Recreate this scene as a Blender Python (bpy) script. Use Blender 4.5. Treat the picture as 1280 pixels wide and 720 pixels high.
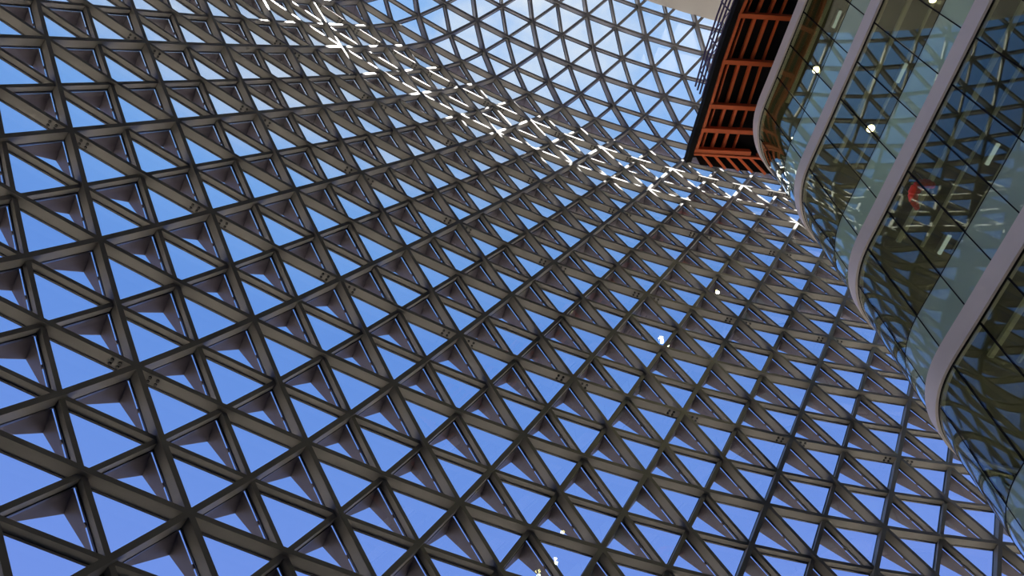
import bpy, math, random
import numpy as np
from mathutils import Vector, Matrix
random.seed(7)
scn = bpy.context.scene
for o in list(bpy.data.objects): bpy.data.objects.remove(o)
COL = scn.collection

# ------------------------------------------------------------------ camera, sky, sun, exposure
cd = bpy.data.cameras.new('camera'); cam = bpy.data.objects.new('camera', cd); COL.objects.link(cam)
cd.sensor_width = 36.0; cd.lens = 36.0 * 1146.4 / 1280.0; cd.clip_end = 500; cd.clip_start = 0.05
CX = (0.996, 0.075, -0.049); CY = (0.089, -0.834, 0.545); CZ = (0.0, -0.547, -0.837)
mx = Matrix(((CX[0], CY[0], CZ[0]), (CX[1], CY[1], CZ[1]), (CX[2], CY[2], CZ[2]))).to_quaternion()
cam.rotation_mode = 'QUATERNION'; cam.rotation_quaternion = mx; cam.location = (0, 0, 0)
scn.camera = cam
scn.view_settings.view_transform = 'Standard'; scn.view_settings.look = 'None'
scn.view_settings.gamma = 1.0; scn.view_settings.exposure = 0.0
try: scn.view_settings.use_curve_mapping = False
except Exception: pass

w = bpy.data.worlds.new('sky'); scn.world = w; w.use_nodes = True
nt = w.node_tree; nt.nodes.clear()
def N(nt, t, **k):
    n = nt.nodes.new(t)
    for a, b in k.items(): setattr(n, a, b)
    return n
tc = N(nt, 'ShaderNodeTexCoord'); sep = N(nt, 'ShaderNodeSeparateXYZ'); nt.links.new(tc.outputs['Generated'], sep.inputs[0])
rp = N(nt, 'ShaderNodeValToRGB'); nt.links.new(sep.outputs['Z'], rp.inputs[0])
cr = rp.color_ramp; cr.elements[0].position = 0.0; cr.elements[0].color = (0.30, 0.38, 0.80, 1)
cr.elements[1].position = 1.0; cr.elements[1].color = (0.26, 0.50, 0.92, 1)
for ps, c in ((0.45, (0.22, 0.33, 0.86, 1)), (0.62, (0.19, 0.33, 0.86, 1)), (0.80, (0.15, 0.33, 0.82, 1)), (0.88, (0.22, 0.46, 0.92, 1)), (0.93, (0.36, 0.60, 0.98, 1))):
    e = cr.elements.new(ps); e.color = c
nz = N(nt, 'ShaderNodeTexNoise'); nz.inputs['Scale'].default_value = 6.5; nz.inputs['Detail'].default_value = 7; nz.inputs['Roughness'].default_value = 0.62
mp = N(nt, 'ShaderNodeMapping'); mp.inputs['Location'].default_value = (3.1, 1.7, 0.4); nt.links.new(tc.outputs['Generated'], mp.inputs[0]); nt.links.new(mp.outputs[0], nz.inputs['Vector'])
cl = N(nt, 'ShaderNodeMapRange'); cl.inputs[1].default_value = 0.36; cl.inputs[2].default_value = 0.60
nt.links.new(nz.outputs['Fac'], cl.inputs[0])
hg = N(nt, 'ShaderNodeMapRange'); hg.inputs[1].default_value = 0.875; hg.inputs[2].default_value = 0.955
nt.links.new(sep.outputs['Z'], hg.inputs[0])
mu = N(nt, 'ShaderNodeMath', operation='MULTIPLY'); nt.links.new(cl.outputs[0], mu.inputs[0]); nt.links.new(hg.outputs[0], mu.inputs[1])
mc = N(nt, 'ShaderNodeMix', data_type='RGBA'); nt.links.new(mu.outputs[0], mc.inputs[0])
nt.links.new(rp.outputs[0], mc.inputs[6]); mc.inputs[7].default_value = (0.86, 0.93, 1.0, 1)
bg = N(nt, 'ShaderNodeBackground'); bg.inputs[1].default_value = 1.0
nt.links.new(mc.outputs[2], bg.inputs[0]); wo = N(nt, 'ShaderNodeOutputWorld'); nt.links.new(bg.outputs[0], wo.inputs[0])

sd = bpy.data.lights.new('sun', 'SUN'); sd.energy = 65.0; sd.angle = 0.01; sd.color = (1.0, 0.95, 0.88)
sun = bpy.data.objects.new('sun', sd); COL.objects.link(sun)
SUN_EL = math.radians(71); SUN_IN = Vector((0.45, -0.89, 0)).normalized()     # towards the sun, over the roof edge
sv = Vector((SUN_IN.x * math.cos(SUN_EL), SUN_IN.y * math.cos(SUN_EL), math.sin(SUN_EL)))
sun.rotation_mode = 'QUATERNION'; sun.rotation_quaternion = sv.to_track_quat('Z', 'Y'); sun.location = sv * 80

# ------------------------------------------------------------------ materials
def mat(name, col, rough=0.5, metal=0.0, noise=0.0, nscale=3.0, spec=0.5, trans=None):
    m = bpy.data.materials.new(name); m.use_nodes = True; t = m.node_tree
    b = t.nodes['Principled BSDF']; b.inputs['Base Color'].default_value = (*col, 1)
    b.inputs['Roughness'].default_value = rough; b.inputs['Metallic'].default_value = metal
    b.inputs['Specular IOR Level'].default_value = spec
    tcn = N(t, 'ShaderNodeTexCoord'); n = N(t, 'ShaderNodeTexNoise'); n.inputs['Scale'].default_value = nscale; n.inputs['Detail'].default_value = 4
    t.links.new(tcn.outputs['Object'], n.inputs['Vector'])
    mr = N(t, 'ShaderNodeMapRange'); mr.inputs[3].default_value = 1 - noise; mr.inputs[4].default_value = 1 + noise
    t.links.new(n.outputs['Fac'], mr.inputs[0])
    mm = N(t, 'ShaderNodeMix', data_type='RGBA', blend_type='MULTIPLY'); mm.inputs[0].default_value = 1.0
    mm.inputs[6].default_value = (*col, 1); t.links.new(mr.outputs[0], mm.inputs[7]); t.links.new(mm.outputs[2], b.inputs['Base Color'])
    if trans:
        tr = N(t, 'ShaderNodeBsdfTranslucent'); tr.inputs[0].default_value = (*trans[1], 1)
        mxs = N(t, 'ShaderNodeMixShader'); mxs.inputs[0].default_value = trans[0]
        t.links.new(b.outputs[0], mxs.inputs[1]); t.links.new(tr.outputs[0], mxs.inputs[2])
        t.links.new(mxs.outputs[0], t.nodes['Material Output'].inputs[0])
    return m
def glass(name, tint, ior, gloss=(1, 1, 1), body=None, bodyfac=0.0, fmul=1.0):
    m = bpy.data.materials.new(name); m.use_nodes = True; t = m.node_tree; t.nodes.clear()
    tr = N(t, 'ShaderNodeBsdfTransparent'); tr.inputs[0].default_value = (*tint, 1)
    gl = N(t, 'ShaderNodeBsdfGlossy'); gl.inputs['Roughness'].default_value = 0.005; gl.inputs[0].default_value = (*gloss, 1)
    # Schlick reflectance from the viewing angle, the same on both faces of the pane
    ge = N(t, 'ShaderNodeNewGeometry'); dt = N(t, 'ShaderNodeVectorMath', operation='DOT_PRODUCT')
    t.links.new(ge.outputs['Incoming'], dt.inputs[0]); t.links.new(ge.outputs['Normal'], dt.inputs[1])
    ab = N(t, 'ShaderNodeMath', operation='ABSOLUTE'); t.links.new(dt.outputs['Value'], ab.inputs[0])
    om = N(t, 'ShaderNodeMath', operation='SUBTRACT'); om.inputs[0].default_value = 1.0; t.links.new(ab.outputs[0], om.inputs[1])
    pw = N(t, 'ShaderNodeMath', operation='POWER'); pw.inputs[1].default_value = 5.0; t.links.new(om.outputs[0], pw.inputs[0])
    f0 = ((ior - 1) / (ior + 1)) ** 2
    f2 = N(t, 'ShaderNodeMath', operation='MULTIPLY_ADD'); f2.inputs[1].default_value = (1 - f0) * fmul; f2.inputs[2].default_value = f0 * fmul; f2.use_clamp = True
    t.links.new(pw.outputs[0], f2.inputs[0])
    base = tr.outputs[0]
    if body:
        df = N(t, 'ShaderNodeBsdfDiffuse'); df.inputs[0].default_value = (*body, 1)
        tl = N(t, 'ShaderNodeBsdfTranslucent'); tl.inputs[0].default_value = (*body, 1)
        a = N(t, 'ShaderNodeMixShader'); a.inputs[0].default_value = 0.25; t.links.new(df.outputs[0], a.inputs[1]); t.links.new(tl.outputs[0], a.inputs[2])
        b = N(t, 'ShaderNodeMixShader'); b.inputs[0].default_value = bodyfac; t.links.new(tr.outputs[0], b.inputs[1]); t.links.new(a.outputs[0], b.inputs[2])
        base = b.outputs[0]
    mxs = N(t, 'ShaderNodeMixShader'); t.links.new(f2.outputs[0], mxs.inputs[0]); t.links.new(base, mxs.inputs[1]); t.links.new(gl.outputs[0], mxs.inputs[2])
    o = N(t, 'ShaderNodeOutputMaterial'); t.links.new(mxs.outputs[0], o.inputs[0])
    return m
def emit(name, col, s):
    m = bpy.data.materials.new(name); m.use_nodes = True; t = m.node_tree; t.nodes.clear()
    e = N(t, 'ShaderNodeEmission'); e.inputs[0].default_value = (*col, 1); e.inputs[1].default_value = s
    o = N(t, 'ShaderNodeOutputMaterial'); t.links.new(e.outputs[0], o.inputs[0]); return m
M_STEEL = mat('warm grey painted steel', (0.27, 0.26, 0.24), 0.48, 0.0, 0.10, 2.0, spec=0.22)
M_FRAME = mat('black window gasket', (0.03, 0.032, 0.038), 0.35)
M_SHADE = mat('perforated purple grey shade metal', (0.10, 0.085, 0.10), 0.5, 0.0, 0.15, 6.0, trans=(0.12, (0.45, 0.42, 0.5)))
M_BOLT = mat('dark bolt', (0.015, 0.015, 0.015), 0.5)
M_GLASS = glass('clear window glass', (0.95, 0.97, 0.99), 1.45)
M_FASCIA = mat('pale mauve fascia', (0.80, 0.74, 0.73), 0.5, 0.0, 0.04)
M_VISION = glass('olive curtain glass', (0.84, 0.88, 0.74), 1.6, (0.80, 0.84, 0.80), fmul=1.5)
M_SPAN = glass('pale green lower glass', (0.55, 0.75, 0.68), 1.6, (0.85, 0.95, 0.95), body=(0.60, 0.80, 0.70), bodyfac=0.72, fmul=1.9)
M_SEAL = mat('black silicone seal', (0.01, 0.01, 0.012), 0.85, spec=0.1)
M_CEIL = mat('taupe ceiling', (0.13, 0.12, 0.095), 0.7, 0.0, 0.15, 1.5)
M_STRIP = mat('pale ceiling batten', (0.55, 0.55, 0.50), 0.5)
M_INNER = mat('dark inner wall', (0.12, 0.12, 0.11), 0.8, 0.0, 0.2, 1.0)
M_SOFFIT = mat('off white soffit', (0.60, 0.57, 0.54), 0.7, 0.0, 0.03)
M_FLOOR = mat('dark stone floor', (0.05, 0.05, 0.055), 0.5, 0.0, 0.1)
M_PAVING = mat('light paving', (0.10, 0.086, 0.070), 0.8, 0.0, 0.1)
M_WALL = mat('grey plaster', (0.07, 0.07, 0.08), 0.8)
M_ORANGE = mat('orange red primer steel', (0.66, 0.13, 0.03), 0.5, 0.0, 0.12, 4.0)
M_BLACK = mat('black mesh panel', (0.012, 0.011, 0.010), 0.8, spec=0.1)
M_PURPLE = mat('dark violet steel rod', (0.06, 0.035, 0.13), 0.4)
M_RED = mat('bright red metal', (0.95, 0.07, 0.03), 0.5)
M_LAMP = emit('warm lamp', (1.0, 0.80, 0.50), 22.0)
M_TUBE = emit('cool white tube', (0.80, 0.92, 1.0), 0.42)
M_TRIM = mat('lamp trim', (0.4, 0.4, 0.4), 0.3, 0.6)

# ------------------------------------------------------------------ mesh helpers
class MB:
    def __init__(s): s.v = []; s.f = []; s.m = []
    def add(s, vs, fs, mi=0):
        k = len(s.v); s.v += [tuple(map(float, a)) for a in vs]; s.f += [tuple(i + k for i in f) for f in fs]; s.m += [mi] * len(fs); return s
    def box(s, c, ax, ay, az, mi=0):
        c = np.array(c, float); ax, ay, az = (np.array(a, float) for a in (ax, ay, az))
        vs = [c + i * ax + j * ay + k * az for i in (-1, 1) for j in (-1, 1) for k in (-1, 1)]
        return s.add(vs, [(0, 1, 3, 2), (4, 6, 7, 5), (0, 4, 5, 1), (2, 3, 7, 6), (0, 2, 6, 4), (1, 5, 7, 3)], mi)
    def bar(s, a, b, wdt, hgt, up=(0, 0, 1)):
        a = np.array(a, float); b = np.array(b, float); t = b - a; L = np.linalg.norm(t); t /= L
        up = np.array(up, float); sd = np.cross(t, up); sd /= np.linalg.norm(sd); u2 = np.cross(sd, t)
        return s.box((a + b) / 2, t * L / 2, sd * wdt / 2, u2 * hgt / 2)
    def tube(s, pts, r, n=8):
        pts = [np.array(q, float) for q in pts]; vs = []; m = len(pts)
        for i, q in enumerate(pts):
            t = pts[min(i + 1, m - 1)] - pts[max(i - 1, 0)]; t /= np.linalg.norm(t)
            a = np.cross(t, (0, 0, 1)) if abs(t[2]) < .9 else np.cross(t, (1, 0, 0)); a /= np.linalg.norm(a); b = np.cross(t, a)
            rr = r[i] if isinstance(r, (list, tuple)) else r
            for k in range(n):
                an = 2 * math.pi * k / n; vs.append(q + rr * (math.cos(an) * a + math.sin(an) * b))
        fs = [(i * n + k, i * n + (k + 1) % n, (i + 1) * n + (k + 1) % n, (i + 1) * n + k) for i in range(m - 1) for k in range(n)]
        fs += [tuple(range(n))[::-1], tuple((m - 1) * n + k for k in range(n))]
        return s.add(vs, fs)
    def sweep(s, secs):      # list of 4-point sections
        vs = [q for sec in secs for q in sec]; n = len(secs[0]); m = len(secs)
        fs = [(i * n + k, i * n + (k + 1) % n, (i + 1) * n + (k + 1) % n, (i + 1) * n + k) for i in range(m - 1) for k in range(n)]
        fs += [tuple(range(n))[::-1], tuple((m - 1) * n + k for k in range(n))]
        return s.add(vs, fs)
    def prism(s, poly, z0, z1):
        n = len(poly); vs = [(x, y, z0) for x, y in poly] + [(x, y, z1) for x, y in poly]
        return s.add(vs, [tuple(range(n))[::-1], tuple(range(n, 2 * n))] + [(i, (i + 1) % n, n + (i + 1) % n, n + i) for i in range(n)])
    def build(s, name, mats, parent=None, smooth=False):
        me = bpy.data.meshes.new(name); me.from_pydata(s.v, [], s.f)
        for mm in (mats if isinstance(mats, (list, tuple)) else [mats]): me.materials.append(mm)
        if any(s.m): me.polygons.foreach_set('material_index', s.m)
        if smooth: me.polygons.foreach_set('use_smooth', [True] * len(s.f))
        me.update(); o = bpy.data.objects.new(name, me); COL.objects.link(o)
        if parent: o.parent = parent; o.matrix_parent_inverse = Matrix.Translation(-Vector(parent.location))
        return o
def tag(o, label=None, cat=None, group=None, kind=None):
    if label: o['label'] = label
    if cat: o['category'] = cat
    if group: o['group'] = group
    if kind: o['kind'] = kind
    return o
def thing(name, loc, label, cat, group=None):
    o = bpy.data.objects.new(name, None); COL.objects.link(o); o.location = loc; o.empty_display_size = .2
    return tag(o, label, cat, group)
def struct(name, mb, m): return tag(mb.build(name, m), kind='structure')

# ------------------------------------------------------------------ lattice surface: a curved vertical wall that leans in as a roof
L = 1.2
PK = np.array([[-12.036, -3.222], [-9.625, -0.030], [-6.958, 2.943], [-4.036, 5.711], [-0.855, 8.166], [2.633, 10.140], [6.419, 11.622], [10.278, 12.779], [13.956, 14.197], [17.630, 15.762], [21.235, 17.500]])
K0, KH = -8.0, 4.0
n_ = len(PK); A_ = np.eye(n_) * 4; A_[0, 0] = A_[-1, -1] = 1; B_ = np.zeros((n_, 2))
for i in range(1, n_ - 1):
    A_[i, i - 1] = A_[i, i + 1] = 1; B_[i] = 6 * (PK[i - 1] - 2 * PK[i] + PK[i + 1]) / KH ** 2
MK = np.linalg.solve(A_, B_)
def plan(s):
    if s < K0: return plan(K0) + (s - K0) * dplan(K0 + .06)
    i = min(max(int((s - K0) / KH), 0), n_ - 2); x = s - (K0 + KH * i); a = (KH - x) / KH; b = x / KH
    return a * PK[i] + b * PK[i + 1] + ((a ** 3 - a) * MK[i] + (b ** 3 - b) * MK[i + 1]) * KH * KH / 6
def dplan(s):
    d = plan(s + .05) - plan(s - .05); return d / np.linalg.norm(d)
ROW = {-15: (2.621, .346, 26.928), -14: (1.986, .27, 26.321), -13: (1.373, .189, 25.713), -12: (.838, .121, 25.049), -11: (.404, .071, 24.307), -10: (.118, .036, 23.502), -9: (.01, .013, 22.658), -8: (0, 0, 21.797),
       1: (-.001, .003, 14.018), 2: (-.003, .007, 13.146), 3: (-.009, .012, 12.272), 4: (-.02, .017, 11.397), 5: (-.036, .021, 10.522), 6: (-.048, .022, 9.649), 7: (-.045, .02, 8.779), 8: (-.017, .011, 7.915),
       9: (.046, -.005, 7.058), 10: (.141, -.025, 6.205), 11: (.264, -.046, 5.354), 12: (.41, -.063, 4.501), 13: (.574, -.073, 3.644), 14: (.753, -.079, 2.783)}
for v in range(-7, 1): ROW[v] = (0, 0, 14.887 - .8638 * v)
for k, v in enumerate(range(-16, -19, -1)): ROW[v] = (2.621 + .635 * (k + 1), .346 + .076 * (k + 1), 26.928 + .607 * (k + 1))
ROW[15] = (.93, -.08, 1.92); ROW[16] = (1.1, -.08, 1.05)
def row(v):
    f = math.floor(v); a = v - f
    if a < 1e-9: return np.array(ROW[int(f)], float)
    return np.array(ROW[int(f)], float) * (1 - a) + np.array(ROW[int(f) + 1], float) * a
_c = {}
def SP(u, v):
    k = (round(u, 3), round(v, 3))
    if k not in _c:
        s = u + v / 2; q = plan(s); d = dplan(s); nin = np.array([d[1], -d[0]]); g, t, z = row(v)
        xy = q + nin * g + d * t; _c[k] = np.array([xy[0], xy[1], z]) * L
    return _c[k]
_n = {}
def NR(u, v):
    k = (round(u, 3), round(v, 3))
    if k not in _n:
        a = SP(u + .5, v) - SP(u - .5, v); b = SP(u, min(v + .5, VMAX)) - SP(u, max(v - .5, VMIN)); n = np.cross(a, b); n /= np.linalg.norm(n)
        _n[k] = n if n[1] > 0 else -n
    return _n[k]
def PT(u, v, d): return SP(u, v) + NR(u, v) * d * L
VMIN, VMAX, SMIN, SMAX = -16, 14, -7.0, 22.0
DEPTH, REC, WD = 0.155, 0.055, 0.068

# ------------------------------------------------------------------ picture-independent visibility helper (only to choose which repeats become individuals)
F = 1146.4; Rm = np.array([CX, CY, CZ])
def view(p):
    q = Rm @ p; return 640 + F * q[0] / -q[2], 360 - F * q[1] / -q[2]
H = [25.1, 21.1, 17.13, 13.05, 9.05]
FPL = [(13.1, -7.0), (11.05, 0.0), (10.2, 2.75), (9.3, 5.65), (8.65, 7.75), (8.27, 8.95), (7.86, 10.25), (7.65, 10.85), (7.60, 11.4), (7.71, 12.05), (8.0, 12.65), (8.45, 13.1), (9.2, 13.55), (10.4, 13.8), (13.0, 13.8)]

# ------------------------------------------------------------------ setting
g_in = [tuple(PT(k - 7, 14, .12)[:2]) for k in np.arange(SMIN - 1, SMAX + .6, 1.0)]
floor = MB(); floor.prism(g_in + [(27, 16), (27, -14.4), (-15.4, -14.4)], -1.9, -1.6); struct('floor', floor, M_FLOOR)
floor = MB(); floor.box((0, 40, -2.1), (140, 0, 0), (0, 140, 0), (0, 0, .15)); struct('ground', floor, M_PAVING)
# opaque roof slab whose curved edge meets the lattice
edge = []
for k in range(-7, 23):
    q = SP(k + 15.25 / 2, -15.25); edge.append((q[0], q[1]))
zs = row(-15.25)[2] * L
c = MB(); poly = edge + [(26, 14), (26, -16), (-22, -16), (-22, -8)]
inn = []
for i, (x, y) in enumerate(edge):
    d = dplan(i - 7.0); inn.append((x + d[1] * 2.6, y - d[0] * 2.6))
for i in range(len(edge) - 1):
    c.prism([edge[i], edge[i + 1], inn[i + 1], inn[i]], zs + .02, zs + .5)
struct('ceiling', c, M_SOFFIT)
c = MB(); poly = inn + [(26, 14), (26, -16), (-22, -16), (-22, -8)]
c.prism(poly, zs + .04, zs + .48); struct('ceiling', c, M_WALL)
b = MB(); b.box((2, -14.2, 15), (24, 0, 0), (0, .2, 0), (0, 0, 17)); struct('wall_back', b, M_WALL)
q0 = PT(SMIN - 7, 14, 0); b = MB(); b.bar((-15.2, -14, 15), (-15.2, -4.5, 15), .3, 34); struct('wall_left', b, M_WALL)
b = MB()
secs = []
for k in np.arange(SMIN - 1, SMAX + .6, 1.0):
    a = PT(k - 7, 14, .0); n = NR(k - 7, 14) * np.array([1, 1, 0]); n /= np.linalg.norm(n)
    secs.append([a - n * .05, a + n * .35, (a + n * .35) * [1, 1, 0] + [0, 0, -1.6], (a - n * .05) * [1, 1, 0] + [0, 0, -1.6]])
b.sweep(secs); struct('wall_front', b, M_WALL)

# ------------------------------------------------------------------ steel lattice
lat = thing('steel_lattice', (0, 10, 3.0), 'huge curved lattice of dark grey steel beams crossing in triangles, wall bending into roof', 'lattice')
def inside(u, v): return VMIN <= v <= VMAX and SMIN <= u + v / 2 <= SMAX
def line_nodes(fam, c):
    out = []
    if fam == 'A': out = [(u, c) for u in range(-20, 36) if inside(u, c)]
    if fam == 'B': out = [(c, v) for v in range(VMIN, VMAX + 1) if inside(c, v)]
    if fam == 'C': out = [(c - v, v) for v in range(VMIN, VMAX + 1) if inside(c - v, v)]
    return out
def seg_beam(mb, nodes, d0, d1, wd):
    # rectangular plate girder following the surface
    pts = []
    for (u, v) in nodes: pts.append((PT(u, v, d0), PT(u, v, d1), NR(u, v)))
    secs = []
    for i, (a, b, n) in enumerate(pts):
        t = pts[min(i + 1, len(pts) - 1)][0] - pts[max(i - 1, 0)][0]; sd = np.cross(t, n); sd /= np.linalg.norm(sd); h = sd * wd * L / 2
        secs.append([a - h, a + h, b + h, b - h])
    mb.sweep(secs)
    return pts
MAIN = {}
for fam in 'ABC':
    for c in range(-30, 50):
        nd = line_nodes(fam, c)
        if len(nd) < 3: continue
        prim = c % 2 == 0
        mb = MB()
        wd = WD if prim else WD * .86
        seg_beam(mb, nd, 0.0 if prim else REC, DEPTH, wd)
        o = mb.build('main_beam' if prim else 'secondary_beam', M_STEEL, lat)
        if prim: MAIN[(fam, c)] = o
# splice bolts: two by two dark bolt heads on the web either side of every joint
def bolts(beam, u, v, sg):
    mb = MB(); a = SP(u, v); n = NR(u, v); t = SP(u + sg, v) - a; t /= np.linalg.norm(t); sd = np.cross(t, n); sd /= np.linalg.norm(sd)
    if sd[2] > 0: sd = -sd
    nn = np.cross(sd, t); nn = nn if nn @ n > 0 else -nn
    for i in (0, 1):
        for j in (0, 1):
            q = a + t * L * (.17 + .085 * i) + nn * L * (.045 + .06 * j) + sd * (WD * L / 2 - .005)
            mb.tube([q, q + sd * .022], .023, 8)
    mb.build('splice_bolts', M_BOLT, beam)
nb = 0
for v in (-8, -4, 0, 4, 8, 12):
    for u in range(-10, 26):
        if (v > -8 and u % 2) or not inside(u, v): continue
        x, y = view(SP(u, v))
        if -20 < x < 1300 and -20 < y < 740 and not (x > 900 and y < 230) and (v, 'A') and ('A', v) in MAIN:
            for sg in (-1, 1):
                if nb < 98: bolts(MAIN[('A', v)], u, v, sg); nb += 1

# ------------------------------------------------------------------ triangular windows
GD = DEPTH + .004
def tri(mb, P, Q, mi=0):     # closed wedge from inner triangle P to outer triangle Q
    mb.add(list(P) + list(Q), [(0, 2, 1), (3, 4, 5), (0, 1, 4, 3), (1, 2, 5, 4), (2, 0, 3, 5)], mi)
def inset(P, d):
    c = sum(P) / 3; a = [np.linalg.norm(P[(i + 1) % 3] - P[(i + 2) % 3]) for i in range(3)]; per = sum(a)
    I = sum(a[i] * P[i] for i in range(3)) / per
    ar = np.linalg.norm(np.cross(P[1] - P[0], P[2] - P[0])) / 2; r = 2 * ar / per
    return [I + (q - I) * (1 - d / r) for q in P]
def cell(u, v, kind):
    if kind == 'clear': return [(u, v), (u + 1, v), (u, v + 1)]
    return [(u, v), (u + 1, v - 1), (u + 1, v)]
def frame_mesh(mb, nd, mi=0):
    a = [PT(*q, DEPTH - .012) for q in nd]; b = [PT(*q, DEPTH + .014) for q in nd]
    o0, i0 = inset(a, .012), inset(a, .041 * L); o1, i1 = inset(b, .012), inset(b, .041 * L)
    vs = o0 + i0 + o1 + i1; fs = []
    for k in range(3):
        l = (k + 1) % 3; fs += [(k, l, 3 + l, 3 + k), (6 + k, 9 + k, 9 + l, 6 + l), (3 + k, 3 + l, 9 + l, 9 + k), (k, 6 + k, 6 + l, l)]
    mb.add(vs, fs, mi)
def pane_mesh(mb, nd, mi=0):
    a = inset([PT(*q, GD) for q in nd], .036 * L); b = inset([PT(*q, GD + .01) for q in nd], .036 * L); tri(mb, a, b, mi)
def shade_mesh(mb, nd, mi=0):
    T, R, B = inset([PT(*q, DEPTH + .022) for q in nd], .040 * L)
    tv = T - (R + B) / 2; tv /= np.linalg.norm(tv); R = R + tv * .010 * L; B = B + tv * .010 * L
    To, Ro, Bo = [PT(*q, .46) for q in nd]
    Pk = .02 * To + .88 * Ro + .10 * Bo
    n = NR(*nd[1]) * .012
    # small bracket holding each folded edge off the window frame
    ic = (T + R + B) / 3
    for a, b in ((R, B),):
        m = (a + b) / 2; t = (b - a) / np.linalg.norm(b - a); o = m - ic; o -= t * (o @ t); o /= np.linalg.norm(o)
        mb.box(m + o * .006 * L, t * .025, o * .009 * L, n * 1.2, mi)
    # folded plate: two faces meeting along the ridge from R to the peak, each plate with a thickness
    for tr_ in ((T, R, Pk), (R, B, Pk)):
        a = list(tr_); b = [q + n for q in tr_]; tri(mb, a, b, mi)
def behind_building(x, y):
    pts = [(985, -50), (868, 190), (975, 228), (1005, 280), (1072, 375), (1170, 530), (1280, 690), (1400, 690), (1400, -50)]
    ins = False
    for i in range(len(pts)):
        (xa, ya), (xb, yb) = pts[i], pts[i - 1]
        if (ya > y) != (yb > y) and x < (xb - xa) * (y - ya) / (yb - ya) + xa: ins = not ins
    return ins
cand = {'clear': [], 'shaded': []}; rest = {'clear': [], 'shaded': []}
for v in range(VMIN, VMAX + 1):
    for u in range(-22, 36):
        for base in ('clear', 'down'):
            nd = cell(u, v, 'clear' if base == 'clear' else 'd')
            if not all(inside(*q) for q in nd): continue
            kind = 'clear' if base == 'clear' or v < -9 else 'shaded'
            pj = [view(SP(*q)) for q in nd]; x = sum(q[0] for q in pj) / 3; y = sum(q[1] for q in pj) / 3
            ar = abs((pj[1][0] - pj[0][0]) * (pj[2][1] - pj[0][1]) - (pj[2][0] - pj[0][0]) * (pj[1][1] - pj[0][1])) / 2
            vis = any(-5 < q[0] < 1285 and -5 < q[1] < 725 and not behind_building(*q) for q in pj + [(x, y)])
            cx_ = (x, y, nd, u, v, base, ar)
            (cand if vis else rest)[kind].append(cx_)
ORD = {}
_o = ['first', 'second', 'third', 'fourth', 'fifth', 'sixth', 'seventh', 'eighth', 'ninth', 'tenth', 'eleventh', 'twelfth', 'thirteenth', 'fourteenth', 'fifteenth', 'sixteenth', 'seventeenth', 'eighteenth', 'nineteenth']
def ordw_(i):      # 0 -> first
    i += 1
    if i < 20: return _o[i - 1]
    t, u = divmod(i, 10); tens = {2: 'twent', 3: 'thirt', 4: 'fort', 5: 'fift'}[t]
    return tens + 'ieth' if u == 0 else tens + 'y-' + _o[u - 1]
def label_of(kind, u, v, base):
    r, i = ORD[(kind, u, v, base)]
    what = 'clear triangular window' if kind == 'clear' else 'triangular window with folded sunshade'
    if r < -8: return '%s, %s from left, %s row above topmost bolted beam' % (what, ordw_(i), ordw_(-9 - r))
    k = (r + 8) // 4
    return '%s, %s from left, %s row under %s bolted beam' % (what, ordw_(i), ordw_(r + 8 - 4 * k), ['topmost', 'second', 'third', 'fourth', 'fifth', 'sixth'][k])
for kind in cand:
    cand[kind].sort(key=lambda q: -q[-1])
    rows = {}
    for q in cand[kind]:
        r = q[4] if q[5] == 'clear' else q[4] - 1
        rows.setdefault(r, []).append(q)
    for r, qs in rows.items():
        qs.sort(key=lambda q: q[0])
        for i, q in enumerate(qs): ORD[(kind, q[3], q[4], q[5])] = (r, i)
    rest[kind] += cand[kind][300:]; cand[kind] = cand[kind][:300]
print('windows', {k: (len(cand[k]), len(rest[k])) for k in cand})
for kind in cand:
    nm = 'triangular_panel' if kind == 'clear' else 'shaded_triangular_panel'
    for (x, y, nd, u, v, base, ar) in cand[kind]:
        ctr = sum(PT(*q, DEPTH) for q in nd) / 3
        th = thing(nm, ctr, label_of(kind, u, v, base), 'window panel', 'clear triangular windows of the lattice' if kind == 'clear' else 'sunshaded triangular windows of the lattice')
        m1 = MB(); frame_mesh(m1, nd); m1.build('window_frame', M_FRAME, th)
        m2 = MB(); pane_mesh(m2, nd); m2.build('glass_pane', M_GLASS, th)
        if kind == 'shaded':
            m3 = MB(); shade_mesh(m3, nd); m3.build('sunshade', M_SHADE, th)
    mb = MB()
    for (x, y, nd, u, v, base, ar) in rest[kind]:
        frame_mesh(mb, nd, 0); pane_mesh(mb, nd, 1)
        if kind == 'shaded': shade_mesh(mb, nd, 2)
    o = mb.build(nm, [M_FRAME, M_GLASS, M_SHADE])
    tag(o, 'the many smallest %s triangular windows around the edges of the lattice' % ('clear' if kind == 'clear' else 'sunshaded'), 'window', kind='stuff')

# ------------------------------------------------------------------ inner building: stacked storeys behind one wavy glass front
def smooth(pl, step=.095):
    P = [np.array(q, float) for q in pl]; out = []
    for i in range(len(P) - 1):
        p0 = P[i - 1] if i else 2 * P[0] - P[1]; p3 = P[i + 2] if i + 2 < len(P) else 2 * P[-1] - P[-2]; p1, p2 = P[i], P[i + 1]
        m = max(2, int(np.linalg.norm(p2 - p1) / .06))
        for k in range(m):
            t = k / m
            out.append(.5 * ((2 * p1) + (p2 - p0) * t + (2 * p0 - 5 * p1 + 4 * p2 - p3) * t * t + (-p0 + 3 * p1 - 3 * p2 + p3) * t ** 3))
    out.append(P[-1]); return np.array(out)
FC = smooth(FPL)
_d = np.r_[0, np.cumsum(np.linalg.norm(np.diff(FC, axis=0), axis=1))]; _t = np.arange(0, _d[-1], .05)
FC = np.stack([np.interp(_t, _d, FC[:, 0]), np.interp(_t, _d, FC[:, 1])], 1)
_k = np.exp(-.5 * (np.arange(-18, 19) / 7.0) ** 2); _k /= _k.sum()
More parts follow.
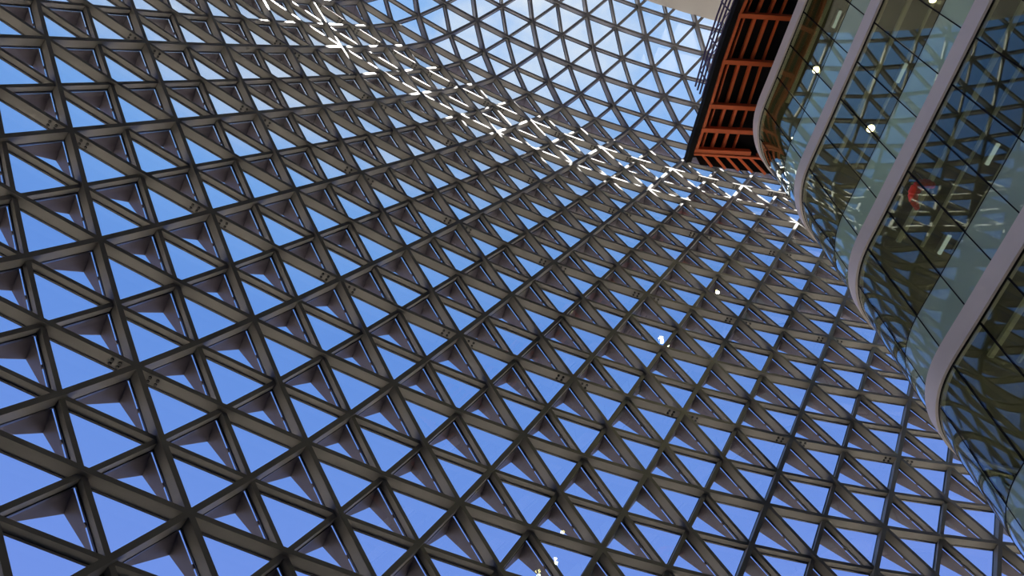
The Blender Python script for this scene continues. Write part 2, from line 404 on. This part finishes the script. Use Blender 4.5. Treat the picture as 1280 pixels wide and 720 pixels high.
FC = np.stack([np.convolve(np.pad(FC[:, i], 18, mode='reflect', reflect_type='odd'), _k, mode='valid') for i in (0, 1)], 1)
dl = np.r_[0, np.cumsum(np.linalg.norm(np.diff(FC, axis=0), axis=1))]
def fc(a, off=0.0):
    def g(t): return np.array([np.interp(t, dl, FC[:, 0]), np.interp(t, dl, FC[:, 1])])
    q = g(a); t = g(min(a + .05, dl[-1])) - g(max(a - .05, 0)); t /= np.linalg.norm(t); nrm = np.array([-t[1], t[0]])   # outward (atrium side)
    return q + nrm * off
def ribbon(mb, a0, a1, step, o0, o1, z0, z1):
    k = max(1, int(round((a1 - a0) / step))); secs = []
    for i in range(k + 1):
        a = a0 + (a1 - a0) * i / k; p, q = fc(a, o0), fc(a, o1)
        secs.append([(p[0], p[1], z0), (q[0], q[1], z0), (q[0], q[1], z1), (p[0], p[1], z1)])
    return mb.sweep(secs)
def pane(a0, a1, z0, z1):
    mb = MB(); k = max(2, int(round((a1 - a0) / .06))); A = [fc(a0 + (a1 - a0) * i / k, 0) for i in range(k + 1)]; B = [fc(a0 + (a1 - a0) * i / k, -.02) for i in range(k + 1)]
    for P_, rev in ((A, 0), (B, 1)):
        vs = [(x, y, z) for x, y in P_ for z in (z0, z1)]
        mb.add(vs, [((2 * i, 2 * i + 1, 2 * i + 3, 2 * i + 2) if rev else (2 * i, 2 * i + 2, 2 * i + 3, 2 * i + 1)) for i in range(k)])
    for z in (z0, z1):
        vs = [(x, y, z) for i in range(k + 1) for x, y in (A[i], B[i])]
        mb.add(vs, [(2 * i, 2 * i + 2, 2 * i + 3, 2 * i + 1) for i in range(k)])
    for i in (0, k): mb.add([(*A[i], z0), (*B[i], z0), (*B[i], z1), (*A[i], z1)], [(0, 1, 2, 3)])
    return mb
# joint positions measured along the straight run, .95 m apart
ia = int(np.argmin(np.hypot(FC[:, 0] - 8.29, FC[:, 1] - 8.88))); a_j = dl[ia]
joints = [a_j + .945 * k for k in range(-30, 30)]; joints = [a for a in joints if .2 < a < dl[-1] - .2]
ordw = ['topmost', 'second from the top', 'third from the top', 'lowest of the four']
for k, h in enumerate(H):
    if k < 4:
        lb = {0: 'pale mauve curved fascia band, the topmost, beside the orange steel walkway', 1: 'pale mauve curved fascia band, second from the top, right of the two lit lamps storey',
              2: 'pale mauve curved fascia band, third from the top, above the small red shape', 3: 'pale mauve curved fascia band, the lowest, curving down at the right edge'}[k]
        if k == 1: lb = 'pale mauve curved fascia band, second from the top, just below the highest glazed storey'
    else: lb = None
    mb = MB(); ribbon(mb, 0, dl[-1], .12, .06, -.12, h - .46, h)
    if lb: fb = tag(mb.build('fascia_band', M_FASCIA, smooth=False), lb, 'fascia', 'fascia bands of the inner building')
    else: fb = struct('trim_5', mb, M_FASCIA)
    # shadow gap under the band, its shade put in as a black strip
    mb = MB(); ribbon(mb, 0, dl[-1], .12, .006, -.03, h - .485, h - .462)
    if lb: mb.build('shadow_gap_strip', M_SEAL, fb)
    # slab: solid floor plate behind the band, its underside is the ceiling of the storey below
    pl = [tuple(fc(a, -.14)) for a in np.arange(0, dl[-1] + .01, .25)]
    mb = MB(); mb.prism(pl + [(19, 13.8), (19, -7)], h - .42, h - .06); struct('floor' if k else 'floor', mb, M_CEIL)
for k in range(4):
    zt, zb = H[k] - .485, H[k + 1]; hb = zb + 1.05
    where = ['highest', 'second highest', 'third highest', 'lowest'][k]
    extra = ['beside the orange steel walkway', 'under the second fascia band', 'with small red shape inside', 'at the lower right edge'][k]
    th = thing('curved_glass_storey', (fc(a_j)[0], fc(a_j)[1], zb), 'curved olive and green glazed front of the %s storey, %s' % (where, extra), 'glass wall', 'glazed storeys of the inner building')
    for a0, a1 in zip(joints[:-1], joints[1:]):
        pane(a0 + .012, a1 - .012, hb + .012, zt).build('vision_pane', M_VISION, th, smooth=True)
        o = pane(a0 + .012, a1 - .012, zb, hb - .012).build('lower_pane', M_SPAN, th, smooth=True); o['label'] = 'pale green frosted lower pane'
    for a in joints:
        mb = MB(); p = fc(a, .004); q = fc(a, -.03); mb.bar((*((p + q) / 2), zb), (*((p + q) / 2), zt), .026, .034, up=(p[0] - q[0], p[1] - q[1], 0)); mb.build('vertical_seal', M_SEAL, th)
    mb = MB(); ribbon(mb, joints[0], joints[-1], .12, .004, -.03, hb - .012, hb + .012); mb.build('horizontal_rail', M_SEAL, th)
# back wall of the storeys
b = MB(); b.box((18.8, 3.4, 11.7), (.1, 0, 0), (0, 10.4, 0), (0, 0, 13.3)); struct('wall_right', b, M_INNER)
b = MB()
for k in range(4):
    zb, zt = H[k + 1] - .06, H[k] - .42
    pl = [tuple(fc(a, -4.2)) for a in np.arange(1.0, 16, .5)]
    secs = [[(x, y, zb), (x + .2, y, zb), (x + .2, y, zt), (x, y, zt)] for x, y in pl]
    b.sweep(secs)
struct('wall_inner', b, M_INNER)

# ceiling battens and lights inside each storey
for k in range(4):
    zc = H[k] - .42
    for j, off in enumerate((-.55, -1.15, -1.9)):
        mb = MB(); ribbon(mb, 1.0, a_j + 1.6, .15, off, off - (.10 if j != 1 else .05), zc - .07, zc - .001)
        tag(mb.build('ceiling_batten', M_STRIP), 'thin pale ceiling batten running behind the %s glazed storey, %s from the glass' % (['highest', 'second highest', 'third highest', 'lowest'][k], ['nearest', 'second', 'farthest'][j]), 'ceiling batten', 'ceiling battens behind the glass')
def downlight(x, y, z, label, r=.085):
    th = thing('downlight', (x, y, z - .2), label, 'ceiling lamp', 'round warm lamps behind the glass')
    mb = MB(); n = 20
    prof = [(r * .55, .19), (r * 1.05, .17), (r * 1.15, .02), (r * 1.15, 0), (r * .98, 0), (r * .98, .02)]
    vs = [(x + a * math.cos(2 * math.pi * i / n), y + a * math.sin(2 * math.pi * i / n), z - .2 + hh) for a, hh in prof for i in range(n)]
    fs = [(j * n + i, j * n + (i + 1) % n, (j + 1) * n + (i + 1) % n, (j + 1) * n + i) for j in range(len(prof) - 1) for i in range(n)] + [tuple(range(n))]
    mb.add(vs, fs); mb.build('housing', M_TRIM, th)
    mb = MB(); vs = []; fs = []
    for j in range(5):
        t = j / 4 * math.pi / 2
        vs += [(x + r * .96 * math.cos(t) * math.cos(2 * math.pi * i / n), y + r * .96 * math.cos(t) * math.sin(2 * math.pi * i / n), z - .185 - r * .6 * math.sin(t)) for i in range(n)]
    fs = [(j * n + i, j * n + (i + 1) % n, (j + 1) * n + (i + 1) % n, (j + 1) * n + i) for j in range(4) for i in range(n)]
    fs.append(tuple(range(n)))
    mb.add(vs, fs); mb.build('lamp_bulb', M_LAMP, th)
    ld = bpy.data.lights.new('lamp_light', 'SPOT'); ld.energy = 280 * (r / .1) ** 2; ld.spot_size = math.radians(115); ld.color = (1.0, .82, .58); ld.shadow_soft_size = .06
    lo = bpy.data.objects.new('lamp_light', ld); COL.objects.link(lo); lo.location = (x, y, z - .3 - r)
zc = [h - .42 for h in H]
downlight(9.05, 9.62, zc[0], 'round glowing warm lamp behind the highest glazed storey, nearest the orange walkway', .10)
downlight(9.09, 9.68, zc[1], 'round glowing warm lamp behind the second highest glazed storey', .10)
downlight(10.08, 6.62, zc[1], 'warm lamp cut by the top edge of the picture behind second highest storey', .09)
downlight(8.58, 11.65, zc[0], 'tiny warm lamp at the curved end of the highest glazed storey', .035)
def ray_at(x, y, z):
    d = Rm.T @ np.array([(x - 640) / F, -(y - 360) / F, -1.0]); return d * z / d[2]
TUBES = [((9.30, 7.74), 0), ((9.33, 7.98), 1), ((9.2, 8.15), 2), ((8.75, 9.85), 2)]
for (px, lv), lb in zip((((1046, 24), 0), ((1127, 91), 1), ((1240, 192), 2), ((1180, 305), 2)),
                        ('pale tube light behind the highest glazed storey near the top edge', 'pale tube light behind the second highest glazed storey',
                         'upper pale tube light of the third highest storey, right of the red shape', 'lower pale tube light of the third highest storey, below the red shape')):
    q = ray_at(px[0], px[1], zc[lv] - .12)
    i = int(np.argmin(np.hypot(FC[:, 0] - q[0], FC[:, 1] - q[1]))); t = FC[min(i + 4, len(FC) - 1)] - FC[i - 4]; t /= np.linalg.norm(t)
    th = thing('tube_light', (q[0], q[1], zc[lv] - .2), lb, 'tube light', 'pale tube lights behind the glass')
    a = np.array([q[0] - t[0] * .24, q[1] - t[1] * .24, zc[lv] - .15]); c_ = a + np.array([t[0] * .48, t[1] * .48, 0])
    mb = MB(); mb.bar(a, c_, .07, .04); mb.build('diffuser', M_TUBE, th)
    mb = MB(); mb.bar(a + [0, 0, .075], c_ + [0, 0, .075], .11, .11); mb.build('housing', M_TRIM, th)
# small red ribbed curved shape hanging behind the third storey
q = ray_at(1152, 240, zc[2] - .5); th = thing('curved_red_shape', (q[0], q[1], zc[2] - .9), 'small bright red curved ribbed shape hanging behind the third highest glazed storey', 'curved_shape')
arc = []; C2 = ray_at(1165, 258, zc[2] - .5)
ctl = [(1167, 232), (1158, 229), (1150, 231), (1143, 238), (1141, 247), (1144, 255), (1147, 261)]
arc = [ray_at(x_, y_, zc[2] - .45 - .03 * i) for i, (x_, y_) in enumerate(ctl)]
rr = [.07, .10, .12, .12, .10, .075, .05]
fine = []; fr = []
for i in range(len(arc) - 1):
    for k in range(4):
        t = k / 4; fine.append(arc[i] * (1 - t) + arc[i + 1] * t); fr.append(((rr[i] * (1 - t) + rr[i + 1] * t) * (1.0 if k % 2 else .84)))
fine.append(arc[-1]); fr.append(rr[-1])
mb = MB(); mb.tube(fine, fr, 12); mb.build('shape_body', M_RED, th)
mb = MB(); mb.tube([arc[1] + [0, 0, .08], (arc[1][0], arc[1][1], zc[2])], .008, 6); mb.tube([arc[4] + [0, 0, .08], (arc[4][0], arc[4][1], zc[2])], .008, 6); mb.build('hanger_rod', M_TRIM, th)

# ------------------------------------------------------------------ orange steel walkway seen from below
ZW = 26.0
wk = thing('orange_walkway', (7.5, 9.5, ZW), 'walkway underside of orange red steel beams over black panels beside the topmost fascia', 'walkway')
def xo(y): return np.interp(y, [3.0, 7.0, 8.36, 9.67, 11.04, 11.8, 12.49, 13.2], [9.4, 7.72, 7.22, 6.83, 6.49, 6.29, 6.10, 5.95])
def xl(y): return xo(y) - .22
ys = [3.2, 4.3, 5.7, 7.0, 8.38, 9.72, 11.08, 11.84, 12.52]
mb = MB(); poly = [(xl(y) + .06, y) for y in (3.0, 5, 7.97, 8.73, 9.77, 11, 12.35, 12.9)] + [(9.2, 13.0), (9.4, 8.5), (11.5, 3.0)]
mb.prism(poly, ZW + .36, ZW + .40); mb.build('deck_panel', M_BLACK, wk)
mb = MB(); secs = []
for y in (3.0, 5, 7.97, 8.73, 9.77, 11, 12.35, 12.9):
    x = xl(y); secs.append([(x, y, ZW), (x + .06, y, ZW), (x + .06, y, ZW + .30), (x, y, ZW + .30)])
mb.sweep(secs); mb.build('edge_panel', M_BLACK, wk)
mb = MB(); secs = []
for y in (3.0, 5, 7.97, 8.73, 9.77, 11, 12.35, 12.9):
    x = xl(y) + .06; secs.append([(x, y, ZW + .02), (x + .12, y, ZW + .02), (x + .12, y, ZW + .06), (x, y, ZW + .06)])
mb.sweep(secs); mb.build('edge_soffit_strip', M_BLACK, wk)
def xi(y, k): return xo(y) + k
for y in ys:
    mb = MB(); mb.bar((xi(y, 0) - .03, y, ZW + .12), (xi(y, 0) + 1.75, y + .27, ZW + .12), .13, .22); mb.build('cross_beam', M_ORANGE, wk)
for y0, y1 in zip(ys[:-1], ys[1:]):
    a, b = y0 + .05, y1 - .03
    mb = MB(); mb.bar((xi(a, .03), a, ZW + .13), (xi(b, .03), b, ZW + .13), .09, .20); mb.build('edge_beam', M_ORANGE, wk)
    for k, wdt in ((.24, .04), (.55, .085), (.90, .085), (1.24, .05)):
        dy = k * .155
        mb = MB(); mb.bar((xi(a, k), a + dy, ZW + .26), (xi(b, k), b + dy, ZW + .26), wdt, .12); mb.build('joist', M_ORANGE, wk)
# splayed end bay towards the lattice
mb = MB(); mb.add([(6.0, 12.5, ZW + .30), (8.5, 12.95, ZW + .30), (8.75, 13.62, ZW + .02), (6.25, 13.02, ZW + .02), (6.0, 12.5, ZW + .36), (8.5, 12.95, ZW + .36), (8.75, 13.62, ZW + .08), (6.25, 13.02, ZW + .08)],
       [(0, 1, 2, 3), (7, 6, 5, 4), (0, 4, 5, 1), (1, 5, 6, 2), (2, 6, 7, 3), (3, 7, 4, 0)]); mb.build('end_panel', M_BLACK, wk)
for i in range(6):
    a = np.array([6.22 + .37 * i, 12.56 + .062 * i, ZW + .14]); b = np.array([6.62 + .43 * i, 13.10 + .105 * i, ZW - .02])
    mb = MB(); mb.bar(a, b, .075, .12); mb.build('end_joist', M_ORANGE, wk)
mb = MB(); mb.bar((6.05, 12.62, ZW + .04), (8.4, 13.02, ZW + .04), .07, .12); mb.build('cross_beam', M_ORANGE, wk)

# guard rail on the walkway edge
gr = thing('guard_rail', (6.3, 10, ZW + .5), 'thin dark violet steel guard rail along the walkway edge, seen against the sky', 'railing')
yy = [3.4, 5, 7.97, 8.73, 9.77, 10.95]
for hgt in (.42, .74, 1.06, 1.38):
    mb = MB(); mb.tube([(xl(y) + .03, y, ZW + hgt) for y in yy], .03, 8); mb.build('rail', M_PURPLE, gr)
for i in range(7):
    y = 4.2 + 1.04 * i
    if y > 10.98: break
    mb = MB(); mb.tube([(xl(y) + .03, y, ZW + .30), (xl(y) + .03, y, ZW + 1.42)], .024, 8); mb.build('rail_post', M_PURPLE, gr)
for i in range(6):
    y = 4.2 + 1.04 * i
    mb = MB(); mb.tube([(xl(y) + .03, y, ZW + .42), (xl(y + 1.04) + .03, min(y + 1.04, 10.9), ZW + 1.38)], .018, 6); mb.build('diagonal_brace', M_PURPLE, gr)
print('objects', len(bpy.data.objects))
